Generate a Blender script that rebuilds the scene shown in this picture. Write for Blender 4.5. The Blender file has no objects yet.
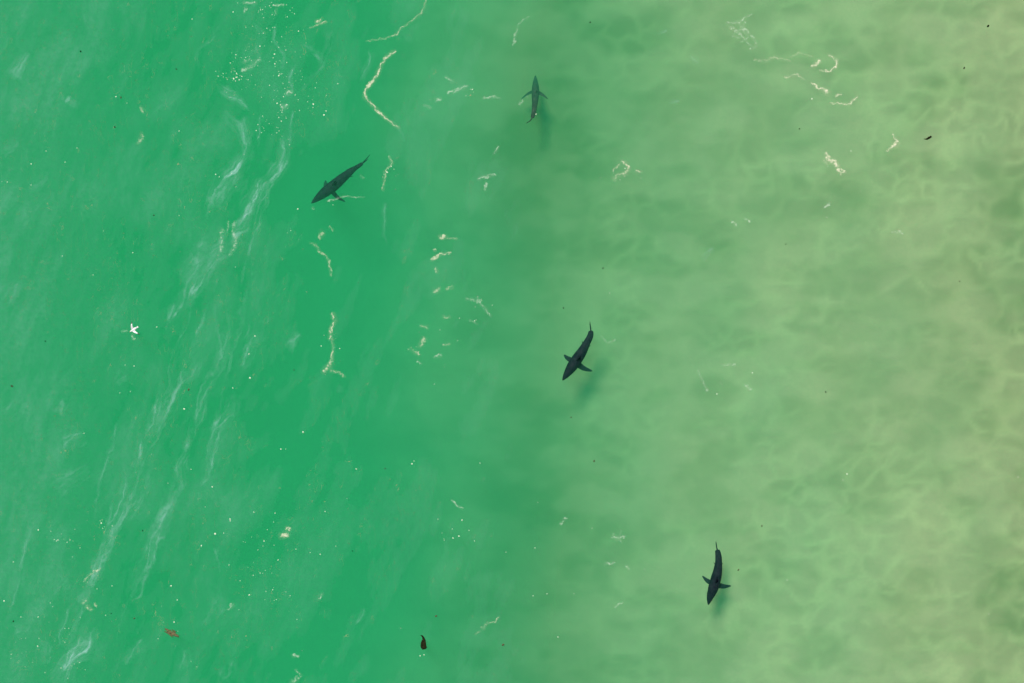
import bpy, bmesh, math, random
import numpy as np
from mathutils import Vector, Matrix

S = bpy.context.scene
COL = S.collection
R = math.radians
random.seed(7)

# ---------------------------------------------------------------- camera, sky, sun, exposure
H = 80.0                      # drone height above the sea (m)
LENS = 70.0
FW = 36.0 / LENS * H          # width of the frame at sea level, about 41 m
cam_d = bpy.data.cameras.new('drone_camera')
cam_d.lens = LENS
cam_d.sensor_width = 36.0
cam_d.clip_start = 0.1
cam_d.clip_end = 3000.0
cam = bpy.data.objects.new('drone_camera', cam_d)
cam.location = (0, 0, H)
COL.objects.link(cam)
S.camera = cam

SUN_EL, SUN_AZ = 62.5, 116.0  # azimuth counter-clockwise from +x: light comes from above-left in the frame
w = bpy.data.worlds.new('World')
S.world = w
w.use_nodes = True
nt = w.node_tree
bg = nt.nodes['Background']
sky = nt.nodes.new('ShaderNodeTexSky')
sky.sky_type = 'NISHITA'
sky.sun_disc = False
sky.sun_elevation = R(SUN_EL)
sky.sun_rotation = R(90 - SUN_AZ)
sky.dust_density = 2.5
nt.links.new(sky.outputs[0], bg.inputs[0])
bg.inputs[1].default_value = 0.06

sun_d = bpy.data.lights.new('sun', 'SUN')
sun_d.energy = 4.25
sun_d.angle = R(13.0)          # thin haze and a rippled sea soften the sun
sun_d.color = (1.0, 0.955, 0.89)
sun = bpy.data.objects.new('sun', sun_d)
dv = Vector((math.cos(R(SUN_EL)) * math.cos(R(SUN_AZ)), math.cos(R(SUN_EL)) * math.sin(R(SUN_AZ)), math.sin(R(SUN_EL))))
sun.rotation_euler = dv.to_track_quat('Z', 'Y').to_euler()
sun.location = dv * 100
COL.objects.link(sun)

S.view_settings.view_transform = 'Standard'
S.view_settings.look = 'None'
S.view_settings.gamma = 1.0
S.view_settings.exposure = 0.27
S.cycles.use_denoising = True
S.cycles.volume_bounces = 3
S.cycles.max_bounces = 12
S.cycles.transparent_max_bounces = 16
S.cycles.caustics_reflective = False
S.cycles.caustics_refractive = False

# ---------------------------------------------------------------- helpers
def at(px, py, z=0.0):
    """photo pixel -> world x, y on the level z"""
    k = (H - z) / H * FW / 1024.0
    return ((px - 512.0) * k, (341.5 - py) * k)

def tag(o, label=None, cat=None, group=None, kind=None):
    if label: o['label'] = label
    if cat: o['category'] = cat
    if group: o['group'] = group
    if kind: o['kind'] = kind
    return o

def link_mesh(name, verts, faces, mat, parent=None, smooth=True, attrs=None):
    me = bpy.data.meshes.new(name)
    me.from_pydata([tuple(map(float, v)) for v in verts], [], [tuple(map(int, f)) for f in faces])
    me.materials.append(mat)
    if smooth:
        me.polygons.foreach_set('use_smooth', [True] * len(me.polygons))
    for k, a in (attrs or {}).items():
        at_ = me.attributes.new(k, 'FLOAT', 'POINT')
        at_.data.foreach_set('value', np.asarray(a, dtype=np.float32))
    me.update()
    o = bpy.data.objects.new(name, me)
    if parent: o.parent = parent
    COL.objects.link(o)
    return o

def _hash(ix, iy, seed):
    n = (ix.astype(np.int64) * 374761393 + iy.astype(np.int64) * 668265263 + seed * 974711) & 0xffffffff
    n = ((n ^ (n >> 13)) * 1274126177) & 0xffffffff
    n = (n ^ (n >> 16)) & 0xffffffff
    n = (n * 2246822519) & 0xffffffff
    return ((n ^ (n >> 15)) & 0xffffff) / float(0xffffff)

def vnoise(x, y, seed=0):
    """smooth value noise in 0..1"""
    x = np.asarray(x, float); y = np.asarray(y, float)
    ix = np.floor(x); iy = np.floor(y)
    fx = x - ix; fy = y - iy
    fx = fx * fx * fx * (fx * (fx * 6 - 15) + 10); fy = fy * fy * fy * (fy * (fy * 6 - 15) + 10)
    a = _hash(ix, iy, seed); b = _hash(ix + 1, iy, seed)
    c = _hash(ix, iy + 1, seed); d = _hash(ix + 1, iy + 1, seed)
    return (a * (1 - fx) + b * fx) * (1 - fy) + (c * (1 - fx) + d * fx) * fy

def fbm(x, y, seed=0, octv=4, gain=0.5):
    s = 0; amp = 1.0; t = 0
    for k in range(octv):
        ca, sa = math.cos(0.7 * k + 0.4), math.sin(0.7 * k + 0.4)
        s = s + amp * vnoise((x * ca - y * sa) * 2 ** k + 17.3 * k, (x * sa + y * ca) * 2 ** k - 9.1 * k, seed + k)
        t += amp; amp *= gain
    return s / t

def ridge(x, y, seed=0, sharp=1.0):
    """a net of soft bright lines, 0..1"""
    n = fbm(x, y, seed, 2, 0.45)
    return np.clip(1 - np.abs(n - 0.5) * 2 * 4.0 * sharp, 0, 1)

def sstep(a, b, x):
    t = np.clip((x - a) / (b - a), 0, 1)
    return t * t * (3 - 2 * t)

# ---------------------------------------------------------------- materials
def new_mat(name):
    m = bpy.data.materials.new(name)
    m.use_nodes = True
    return m, m.node_tree, m.node_tree.nodes.get('Principled BSDF')

def nd(nt, t, **kw):
    n = nt.nodes.new(t)
    for k, v in kw.items(): setattr(n, k, v)
    return n

def attr_node(nt, name):
    n = nd(nt, 'ShaderNodeAttribute'); n.attribute_name = name
    return n.outputs['Fac']

def mix_col(nt, fac, a, b):
    n = nd(nt, 'ShaderNodeMix', data_type='RGBA')
    for sock, v in ((n.inputs[0], fac), (n.inputs[6], a), (n.inputs[7], b)):
        if isinstance(v, bpy.types.NodeSocket): nt.links.new(v, sock)
        elif isinstance(v, (int, float)): sock.default_value = v
        else: sock.default_value = (*v, 1)
    return n.outputs[2]

def noise_out(nt, scale, detail=4, rough=0.55, vec=None):
    n = nd(nt, 'ShaderNodeTexNoise')
    n.inputs['Scale'].default_value = scale
    n.inputs['Detail'].default_value = detail
    n.inputs['Roughness'].default_value = rough
    tc = nd(nt, 'ShaderNodeTexCoord')
    nt.links.new(vec or tc.outputs['Object'], n.inputs['Vector'])
    return n.outputs['Fac']

def maprange(nt, v, a, b, c=0.0, d=1.0):
    n = nd(nt, 'ShaderNodeMapRange')
    nt.links.new(v, n.inputs[0])
    for i, x in enumerate((a, b, c, d)): n.inputs[i + 1].default_value = x
    return n.outputs[0]

# wet sand: a painted net of wave-focused light, grey-green silt in the hollows
m_sand, t, p = new_mat('sand')
c = mix_col(t, attr_node(t, 'silt'), (0.565, 0.298, 0.188), (0.170, 0.125, 0.036))
c = mix_col(t, attr_node(t, 'caustic_net'), c, (0.90, 0.63, 0.33))
g = maprange(t, noise_out(t, 9.0, 6), 0.3, 0.7, 0.0, 0.18)
c = mix_col(t, g, c, (0.26, 0.19, 0.10))
t.links.new(c, p.inputs['Base Color'])
p.inputs['Roughness'].default_value = 0.9
p.inputs['Specular IOR Level'].default_value = 0.1

# turbid green sea water: only a volume
m_water, t, p = new_mat('sea_water')
t.nodes.remove(p)
SCAT = (0.022, 0.121, 0.074)
ABSO = (0.280, 0.037, 0.112)
def vol(kind, rgb):
    d = max(rgb)
    n = nd(t, kind)
    if kind.endswith('Absorption'):      # Cycles: sigma_a = density * (1 - colour)
        n.inputs['Color'].default_value = (*[1 - v / d for v in rgb], 1)
    else:
        n.inputs['Color'].default_value = (*[v / d for v in rgb], 1)
    n.inputs['Density'].default_value = d
    return n
vs = vol('ShaderNodeVolumeScatter', SCAT)
vs.inputs['Anisotropy'].default_value = 0.0
va = vol('ShaderNodeVolumeAbsorption', ABSO)
ad = nd(t, 'ShaderNodeAddShader')
t.links.new(vs.outputs[0], ad.inputs[0]); t.links.new(va.outputs[0], ad.inputs[1])
t.links.new(ad.outputs[0], t.nodes['Material Output'].inputs['Volume'])

# shark skin: slate back, white belly, split by which way the skin faces
def skin_mat(name, back, mott, noisy=0.35):
    m, t, p = new_mat(name)
    c = mix_col(t, attr_node(t, 'belly'), back, (0.62, 0.62, 0.58))
    g = maprange(t, noise_out(t, 6.0, 5, 0.65), 0.40, 0.68, 0.0, noisy)
    c = mix_col(t, g, c, mott)
    t.links.new(c, p.inputs['Base Color'])
    p.inputs['Roughness'].default_value = 0.7
    p.inputs['Specular IOR Level'].default_value = 0.06
    return m
m_shark = skin_mat('shark_skin', (0.003, 0.007, 0.012), (0.022, 0.028, 0.033), .42)
m_brownish = skin_mat('brownish_shark_skin', (0.018, 0.021, 0.020), (0.062, 0.056, 0.046), .6)

m_eye, t, p = new_mat('eye'); p.inputs['Base Color'].default_value = (0.005, 0.005, 0.006, 1); p.inputs['Roughness'].default_value = 0.15

# ---------------------------------------------------------------- the sea bed
def depth_at(x, y):
    """depth of the bed in metres (positive down)"""
    # photo-like frame coordinate: 0..1024 measured at bed level
    k = (H + 3.0) / H * FW / 1024.0
    px = x / k + 512.0
    py = 341.5 - y / k
    q = px + 0.02 * (py - 341) + 110 * (fbm(x * 0.11 + 3, y * 0.10, 5, 4) - 0.5)
    d = np.interp(q, [-400, 20, 230, 340, 430, 540, 660, 790, 920, 1040, 1300, 1900, 5000],
                     [14, 12, 10.4, 8.3, 5.1, 3.15, 2.55, 2.2, 1.85, 1.6, 1.2, 1.1, 1.0])
    return d

def axis(lo, hi, step, far):
    a = list(np.arange(lo, hi + 1e-6, step))
    s = step
    while a[-1] < far:
        s *= 1.5; a.append(a[-1] + s); a.insert(0, a[0] - s)
    return np.array(a)

def grid_faces(nx, ny):
    i = np.arange(nx - 1)[None, :]; j = np.arange(ny - 1)[:, None]
    a = (j * nx + i).ravel()
    return np.stack([a, a + 1, a + 1 + nx, a + nx], 1)

gx = axis(-26, 26, 0.13, 600); gy = axis(-18, 18, 0.13, 600)
X, Y = np.meshgrid(gx, gy)
def cells(x, y, seed):
    """distance to the nearest cell border (0 at a border) of a jittered cell pattern"""
    ix, iy = np.floor(x), np.floor(y)
    f1 = np.full(x.shape, 9.); f2 = np.full(x.shape, 9.)
    for dx in (-1, 0, 1):
        for dy in (-1, 0, 1):
            cx = ix + dx; cy = iy + dy
            d = np.hypot(cx + .1 + .8 * _hash(cx, cy, seed) - x, cy + .1 + .8 * _hash(cx, cy, seed + 7) - y)
            f2 = np.minimum(f2, np.maximum(f1, d)); f1 = np.minimum(f1, d)
    return f2 - f1
wx = X + 0.7 * (fbm(X * 0.8, Y * 0.8, 31, 3) - 0.5) * 2
wy = Y + 0.55 * (fbm(X * 0.8 + 9, Y * 0.8 + 4, 37, 3) - 0.5) * 2
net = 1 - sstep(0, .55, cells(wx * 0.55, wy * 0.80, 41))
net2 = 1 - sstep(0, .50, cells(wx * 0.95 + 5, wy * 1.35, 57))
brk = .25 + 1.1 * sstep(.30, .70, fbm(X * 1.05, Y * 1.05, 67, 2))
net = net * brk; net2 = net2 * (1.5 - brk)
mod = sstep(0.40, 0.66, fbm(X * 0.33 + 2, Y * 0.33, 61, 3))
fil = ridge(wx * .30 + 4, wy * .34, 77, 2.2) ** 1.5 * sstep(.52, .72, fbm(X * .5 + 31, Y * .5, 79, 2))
mod2 = sstep(0.40, 0.66, fbm(X * 0.45 + 8, Y * 0.45, 63, 3))
lump = fbm(X * 0.55, Y * 0.95, 71, 3)
kpx = (H + 2.5) / H * FW / 1024.0
PX = X / kpx + 512; PY = 341.5 - Y / kpx
line = 512 - 0.05 * (PY - 341) + 110 * (fbm(X * .15, Y * .15 + 3, 83, 3) - .5)
trough = np.exp(-((PX - line) / np.where(PX > line, 112, 80)) ** 2) * (0.5 + 0.5 * sstep(0.3, 0.6, fbm(X * 0.2, Y * 0.14, 81, 3)))
silt = 0.33 * sstep(0.34, 0.76, lump) + .62 * trough
for (bx, by, rx, ry, a) in ((1000, 610, 50, 60, .35), (1060, 340, 90, 400, .30), (850, 205, 60, 40, .28), (930, 90, 80, 40, .22), (650, 190, 60, 40, .22),
                            (640, 60, 60, 50, .25), (640, 255, 40, 22, .3), (1005, 240, 40, 120, .25), (560, 540, 60, 60, .25), (720, 240, 28, 22, .3), (560, 140, 50, 60, .3)):
    silt = silt + a * np.exp(-((PX - bx) / rx) ** 2 - ((PY - by) / ry) ** 2)
caustic_net = np.clip(net * (0.07 + 0.12 * mod) + net2 * (.06 + 0.11 * mod2) + .14 * fil, 0, 1) * (.62 * sstep(500, 640, PX) + .38 * sstep(640, 800, PX))  # bright net of sunlight focused by waves, painted into the sand colour
silt = np.clip(silt * (1 - 0.5 * caustic_net), 0, 1)
Z = -depth_at(X, Y) + 0.02 * net + 0.01 * net2 + 0.15 * (fbm(X * 0.3, Y * 0.3, 91, 4) - 0.5)  # low relief raised along the same painted light net
seabed = link_mesh('seabed', np.stack([X.ravel(), Y.ravel(), Z.ravel()], 1), grid_faces(len(gx), len(gy)), m_sand,
                   attrs={'silt': silt.ravel(), 'caustic_net': caustic_net.ravel()})
tag(seabed, kind='structure', label='pale rippled sand under the shallow green water')

# ---------------------------------------------------------------- the sea: a closed body of water with low swell
def swell(x, y):
    x = np.asarray(x, float); y = np.asarray(y, float)
    return (0.05 * np.sin(0.9 * x + 0.35 * y + 0.6 * np.sin(0.3 * y)) + 0.035 * np.sin(1.7 * x - 0.8 * y + 1.3)
            + 0.05 * (fbm(x * 0.9, y * 0.5, 101, 3) - 0.5)) * np.exp(-(x / 120.0) ** 2 - (y / 120.0) ** 2)

wxs = axis(-25, 25, 0.25, 560); wys = axis(-17, 17, 0.25, 560)
X, Y = np.meshgrid(wxs, wys)
V = [np.stack([X.ravel(), Y.ravel(), swell(X, Y).ravel()], 1)]
F = [tuple(f) for f in grid_faces(len(wxs), len(wys))]
nx_, ny_ = len(wxs), len(wys)
loop = ([i for i in range(nx_)] + [j * nx_ + nx_ - 1 for j in range(1, ny_)]
        + [(ny_ - 1) * nx_ + i for i in range(nx_ - 2, -1, -1)] + [j * nx_ for j in range(ny_ - 2, 0, -1)])
n0 = nx_ * ny_
low = V[0][loop].copy(); low[:, 2] = -30.0
V.append(low)
L = len(loop)
for i in range(L):
    j = (i + 1) % L
    F.append((loop[j], loop[i], n0 + i, n0 + j))
F.append(tuple(n0 + i for i in range(L - 1, -1, -1)))
water = link_mesh('sea_water', np.concatenate(V), F, m_water)
tag(water, kind='structure', label='green turbid sea, deep on one side and shallow over sand on the other')

# ---------------------------------------------------------------- sharks
def catmull(P, n):
    P = [np.array(p, float) for p in P]
    P = [2 * P[0] - P[1]] + P + [2 * P[-1] - P[-2]]
    out = []
    m = len(P) - 3
    for k in range(n + 1):
        u = k / n * m; i = min(int(u), m - 1); f = u - i
        p0, p1, p2, p3 = P[i:i + 4]
        out.append(0.5 * ((2 * p1) + (-p0 + p2) * f + (2 * p0 - 5 * p1 + 4 * p2 - p3) * f * f + (-p0 + 3 * p1 - 3 * p2 + p3) * f ** 3))
    return np.array(out)

def resample(P, n):
    d = np.r_[0, np.cumsum(np.linalg.norm(np.diff(P, axis=0), axis=1))]
    s = np.linspace(0, d[-1], n)
    return np.stack([np.interp(s, d, P[:, k]) for k in range(P.shape[1])], 1), d[-1]

def make_shark(spine, width, fins, roll=0.0, skin=None, caudal=1.0, stalk=1.0, dorsal_lean=0.0, lobe=0.62, label=''):
    """spine: list of (px, py, depth) from snout to the end of the tail stalk, then tail tip; width: widest girth in m;
    fins: dict of pectoral tips (px, py, depth)"""
    W = []
    for px, py, dz in spine:
        x, y = at(px, py, -dz); W.append((x, y, -dz))
    C = catmull(W, 120)
    N = 90
    C, Ltot = resample(C, N + 1)
    T = np.gradient(C, axis=0); T /= np.linalg.norm(T, axis=1)[:, None]
    up0 = np.array([0, 0, 1.0])
    Sd = np.cross(T, up0); Sd /= np.linalg.norm(Sd, axis=1)[:, None]
    Up = np.cross(Sd, T)
    ro = np.array([roll * (1 - 0.5 * k / N) for k in range(N + 1)])
    cr, sr = np.cos(ro)[:, None], np.sin(ro)[:, None]
    Sd, Up = Sd * cr + Up * sr, Up * cr - Sd * sr
    u = np.linspace(0, 1, N + 1)
    body_end = 0.86
    ku = [0, .012, .04, .09, .16, .25, .34, .45, .56, .66, .75, .81, .845, .86]
    kw_ = [.03, .14, .30, .52, .75, .94, 1.0, .95, .80, .64, .48 * stalk, .42 * stalk, .36 * stalk, .16]
    kh_ = [.03, .14, .32, .54, .78, 1.0, 1.03, .97, .78, .56, .36, .26, .20, .12]
    verts, faces, belly = [], [], []
    M = 28
    ids = [k for k in range(N + 1) if u[k] <= body_end]
    for k in ids:
        a = np.interp(u[k], ku, kw_) * width / 2
        b = np.interp(u[k], ku, kh_) * width / 2
        for m in range(M):
            th = 2 * math.pi * m / M
            cx = math.cos(th); sz = math.sin(th)
            vv = C[k] + Sd[k] * a * cx + Up[k] * (b * (sz * (1.0 if sz > 0 else 0.92)))
            verts.append(vv)
    R_ = len(ids)
    for r in range(R_ - 1):
        for m in range(M):
            m2 = (m + 1) % M
            faces.append((r * M + m, r * M + m2, (r + 1) * M + m2, (r + 1) * M + m))
    faces.append(tuple(range(M - 1, -1, -1)))
    faces.append(tuple((R_ - 1) * M + m for m in range(M)))

    def frame(uu):
        k = uu * N; i = min(int(k), N - 1); f = k - i
        lerp = lambda A: A[i] * (1 - f) + A[i + 1] * f
        return lerp(C), lerp(T), lerp(Sd), lerp(Up)

    def fin(secs, closed_tip=True):
        """secs: list of (leading point, trailing point, thickness vector)"""
        base = len(verts)
        K = 10
        for (Lp, Tp, th) in secs:
            Lp, Tp, th = map(np.array, (Lp, Tp, th))
            for i in range(K):
                a = 2 * math.pi * i / K
                s = 0.5 - 0.5 * math.cos(a)
                prof = math.sin(a) * (0.62 + 0.38 * math.cos(a))
                verts.append(Lp + (Tp - Lp) * s + th * prof)
        for r in range(len(secs) - 1):
            for i in range(K):
                j = (i + 1) % K
                faces.append((base + r * K + i, base + r * K + j, base + (r + 1) * K + j, base + (r + 1) * K + i))
        faces.append(tuple(base + i for i in range(K - 1, -1, -1)))
        e = base + (len(secs) - 1) * K
        faces.append(tuple(e + i for i in range(K)))

    # pectoral fins
    for side in ('left', 'right'):
        if side not in fins: continue
        tx, ty, td, u0, chord = fins[side]
        P, Tn, Sn, Un = frame(u0)
        x, y = at(tx, ty, -td)
        tip = np.array([x, y, -td])
        sg = 1 if np.dot(tip - P, Sn) > 0 else -1
        aw = np.interp(u0, ku, kw_) * width / 2
        root = P + Sn * sg * aw * 0.45 - Un * aw * 0.35
        ax = tip - root
        Lf = np.linalg.norm(ax); axn = ax / Lf
        thk = np.cross(axn, Tn); thk /= np.linalg.norm(thk)
        secs = []
        for s in np.linspace(0, 1, 12):
            c_ = chord * np.interp(s, [0, .25, .5, .75, .92, 1], [1.2, 1.1, .95, .72, .46, .16])
            bow = 0.16 * Lf * math.sin(math.pi * min(1, s) ** 0.9) * 0.55
            mid = root + ax * s - Tn * bow * 1.0
            lead = mid - Tn * c_ * 0.42
            trail = mid + Tn * c_ * 0.58
            secs.append((lead, trail, thk * (0.030 * (1 - 0.6 * s) + 0.006)))
        fin(secs)
    # dorsal fin
    def updown(u0, hgt, chord, sweep, sgn=1, lean=0.0, thick=0.022):
        P, Tn, Sn, Un = frame(u0)
        b = np.interp(u0, ku, kh_) * width / 2
        d = Un * sgn + Sn * lean; d /= np.linalg.norm(d)
        root = P + d * b * 0.72
        secs = []
        for s in np.linspace(0, 1, 9):
            c_ = chord * np.interp(s, [0, .3, .6, .85, 1], [1, .76, .5, .27, .08])
            off = sweep * s ** 1.15
            l = root + d * (hgt + b * .28) * s + Tn * (off - chord * 0.5)
            secs.append((l, l + Tn * c_, Sn * thick * (1 - 0.55 * s)))
        fin(secs)
    updown(0.40, width * 0.62, width * 0.80, width * 0.55, 1, dorsal_lean)
    updown(0.73, width * 0.13, width * 0.22, width * 0.16, 1, dorsal_lean, 0.013)
    updown(0.75, width * 0.14, width * 0.22, width * 0.18, -1, 0, 0.013)
    # pelvic fins
    for sg in (-1, 1):
        P, Tn, Sn, Un = frame(0.60)
        a = np.interp(0.60, ku, kw_) * width / 2
        root = P + Sn * sg * a * 0.5 - Un * a * 0.45
        tip = root + Sn * sg * a * 0.75 - Un * a * 0.35 + Tn * a * 1.0
        secs = []
        for s in np.linspace(0, 1, 6):
            c_ = width * 0.34 * (1 - 0.8 * s)
            mid = root + (tip - root) * s
            secs.append((mid - Tn * c_ * .45, mid + Tn * c_ * .55, Un * 0.016 * (1 - .5 * s)))
        fin(secs)
    # caudal fin: two upright lobes that lie along the tail line
    P, Tn, Sn, Un = frame(0.835)
    Pt = C[-1]
    back = Pt - P; Lb = np.linalg.norm(back)
    for sgn, hh, sw in ((1, 1.0, 1.0), (-1, 0.80, 0.82)):
        secs = []
        for s in np.linspace(0, 1, 12):
            Pc, Tc, Sc, Uc = frame(min(1.0, 0.835 + 0.165 * sw * (0.12 + 0.88 * s)))
            c_ = caudal * width * np.interp(s, [0, .15, .4, .7, .9, 1], [.42, .36, .27, .18, .09, .03])
            l = Pc + Uc * sgn * (width * lobe * hh * s * caudal)
            secs.append((l - Tc * c_ * .5, l + Tc * c_ * .5, Sc * (0.042 * (1 - 0.6 * s))))
        fin(secs)

    verts = np.array(verts)
    me = bpy.data.meshes.new('tmp'); me.from_pydata([tuple(v) for v in verts], [], faces); me.update()
    bm = bmesh.new(); bm.from_mesh(me); bmesh.ops.recalc_face_normals(bm, faces=bm.faces[:]); bm.to_mesh(me); bm.free()
    tmp = bpy.data.objects.new('tmp', me); COL.objects.link(tmp)
    rm = tmp.modifiers.new('r', 'REMESH'); rm.mode = 'VOXEL'; rm.voxel_size = 0.0105; rm.adaptivity = 0
    sm = tmp.modifiers.new('s', 'SMOOTH'); sm.factor = 0.5; sm.iterations = 2
    dg = bpy.context.evaluated_depsgraph_get()
    body = bpy.data.meshes.new_from_object(tmp.evaluated_get(dg))
    bpy.data.objects.remove(tmp); bpy.data.meshes.remove(me)
    n = len(body.vertices)
    co = np.empty(n * 3, np.float32); body.vertices.foreach_get('co', co); co = co.reshape(-1, 3).astype(float)
    # belly mask: below a wavering line on the flank
    near = np.array([np.argmin(((C - v) ** 2).sum(1)) for v in co[::1]]) if n < 60000 else np.zeros(n, int)
    rel = co - C[near]
    hgt = (rel * Up[near]).sum(1) / (width / 2)
    no = np.empty(n * 3, np.float32); body.vertices.foreach_get('normal', no); no = no.reshape(-1, 3).astype(float)
    bl = (1 - sstep(-0.30, -0.10, hgt + 0.10 * np.sin(near * 0.35))) * (1 - sstep(-0.35, -0.1, (no * Up[near]).sum(1)))
    a_ = body.attributes.new('belly', 'FLOAT', 'POINT'); a_.data.foreach_set('value', bl.astype(np.float32))
    body.materials.clear(); body.materials.append(skin or m_shark)
    body.polygons.foreach_set('use_smooth', [True] * len(body.polygons))
    # the thing: an Empty at the middle of the animal
    o0 = bpy.data.objects.new('shark', None); COL.objects.link(o0)
    mid = C[int(N * 0.42)]
    o0.location = mid
    o0.empty_display_size = 0.2
    tag(o0, label, 'shark', 'sharks swimming in the shallows')
    body.transform(Matrix.Translation(-Vector(mid)))
    b = bpy.data.objects.new('body', body); b.parent = o0; COL.objects.link(b)
    P, Tn, Sn, Un = frame(0.075)
    a = np.interp(0.075, ku, kw_) * width / 2
    for sg in (-1, 1):
        bm = bmesh.new(); bmesh.ops.create_uvsphere(bm, u_segments=12, v_segments=8, radius=0.016)
        em = bpy.data.meshes.new('eye'); bm.to_mesh(em); bm.free(); em.materials.append(m_eye)
        e = bpy.data.objects.new('eye', em); e.parent = o0
        e.location = Vector(P + Sn * sg * a * 0.96 + Un * a * 0.15 - mid); COL.objects.link(e)
    return o0

def q(ox, oy, s, pts, dz):
    return [(ox + x / s, oy + y / s, d) for (x, y), d in zip(pts, dz)]

# the one near the top, head up and deeper than its tail
make_shark(q(500, 60, 9.76, [(345, 148), (346, 230), (346, 310), (342, 400), (335, 470), (322, 540), (298, 588), (243, 626)],
             [2.1, 1.85, 1.5, 1.15, 0.9, 0.72, 0.62, 0.55]), 0.315,
           {'left': (548.0, 98.8, 1.15, 0.32, 0.23), 'right': (521.3, 99.0, 2.3, 0.32, 0.19)}, roll=0.22, stalk=1.3, skin=m_brownish, caudal=1.3, lobe=.45,
           label='slender shark with its head up and curved tail, between the scattered foam')
# the large one in the deep green water
make_shark(q(295, 145, 9.76, [(158, 570), (225, 515), (300, 455), (380, 395), (470, 318), (560, 245), (640, 192), (690, 150), (735, 105)],
             [1.1, 1.05, 1.0, 1.0, 1.0, 1.02, 1.05, 1.1, 1.15]), 0.455,
           {'left': (325.5, 180.5, 2.4, 0.34, 0.24), 'right': (345.3, 201.8, 1.6, 0.32, 0.18)}, roll=0.12, stalk=0.85, caudal=1.1, lobe=.5,
           label='largest shark, heading down and left through the deeper green water')
# the middle one
make_shark(q(540, 310, 6.83, [(153, 482), (182, 440), (215, 392), (250, 340), (287, 285), (318, 228), (342, 180), (347, 140), (338, 75)],
             [0.36]*9), 0.46,
           {'left': (592.3, 371.2, 0.7, 0.33, 0.23), 'right': (563.8, 354.8, 0.7, 0.33, 0.21)}, roll=-0.05, stalk=1.2, caudal=1.05, lobe=0.4,
           label='dark shark with both pectoral fins spread, its shadow on the sand beside it')
# the lowest one
make_shark(q(680, 530, 7.59, [(214, 570), (228, 510), (250, 450), (270, 380), (286, 310), (293, 240), (290, 185), (280, 140), (270, 78)],
             [0.36]*9), 0.44,
           {'left': (731.0, 586.0, 0.7, 0.33, 0.22), 'right': (702.2, 576.0, 0.7, 0.33, 0.20)}, roll=0.0, stalk=1.25, caudal=1.05, lobe=0.32,
           label='dark shark heading down the picture with thin straight tail, closest to the pale sand')

# ---------------------------------------------------------------- foam
def foam_mat(name, col, alpha, nscale=8.0):
    m, t, p = new_mat(name)
    p.inputs['Base Color'].default_value = (*col, 1)
    p.inputs['Roughness'].default_value = 0.8
    p.inputs['Specular IOR Level'].default_value = 0.1
    f = attr_node(t, 'film')
    n = maprange(t, noise_out(t, nscale, 5, 0.7), 0.3, 0.6, 0.45, 1.0)
    mu = nd(t, 'ShaderNodeMath', operation='MULTIPLY'); t.links.new(f, mu.inputs[0]); t.links.new(n, mu.inputs[1])
    mv = nd(t, 'ShaderNodeMath', operation='MULTIPLY', use_clamp=True); t.links.new(mu.outputs[0], mv.inputs[0]); mv.inputs[1].default_value = alpha
    t.links.new(mv.outputs[0], p.inputs['Alpha'])
    return m
m_cream = foam_mat('cream_foam', (0.60, 0.58, 0.42), 0.88)
m_white = foam_mat('white_foam', (0.60, 0.68, 0.56), 0.88)
m_film = foam_mat('thin_foam_and_sheen', (0.42, 0.62, 0.64), 1.0, 6.0)

def dens(l):
    out = []
    for a, b in zip(l[:-1], l[1:]):
        out += [tuple(a[k] + (b[k] - a[k]) * f for k in range(3)) for f in (0, .25, .5, .75)]
    return out + [l[-1]]
def pl_dist(px, py, pts):
    best = np.full(px.shape, 1e9); wid = np.zeros(px.shape)
    for (x0, y0, w0), (x1, y1, w1) in zip(pts[:-1], pts[1:]):
        dx, dy = x1 - x0, y1 - y0
        L2 = dx * dx + dy * dy + 1e-9
        tt = np.clip(((px - x0) * dx + (py - y0) * dy) / L2, 0, 1)
        d = np.hypot(px - x0 - tt * dx, py - y0 - tt * dy)
        m_ = d < best
        best = np.where(m_, d, best); wid = np.where(m_, w0 + (w1 - w0) * tt, wid)
    return best, wid

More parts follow.
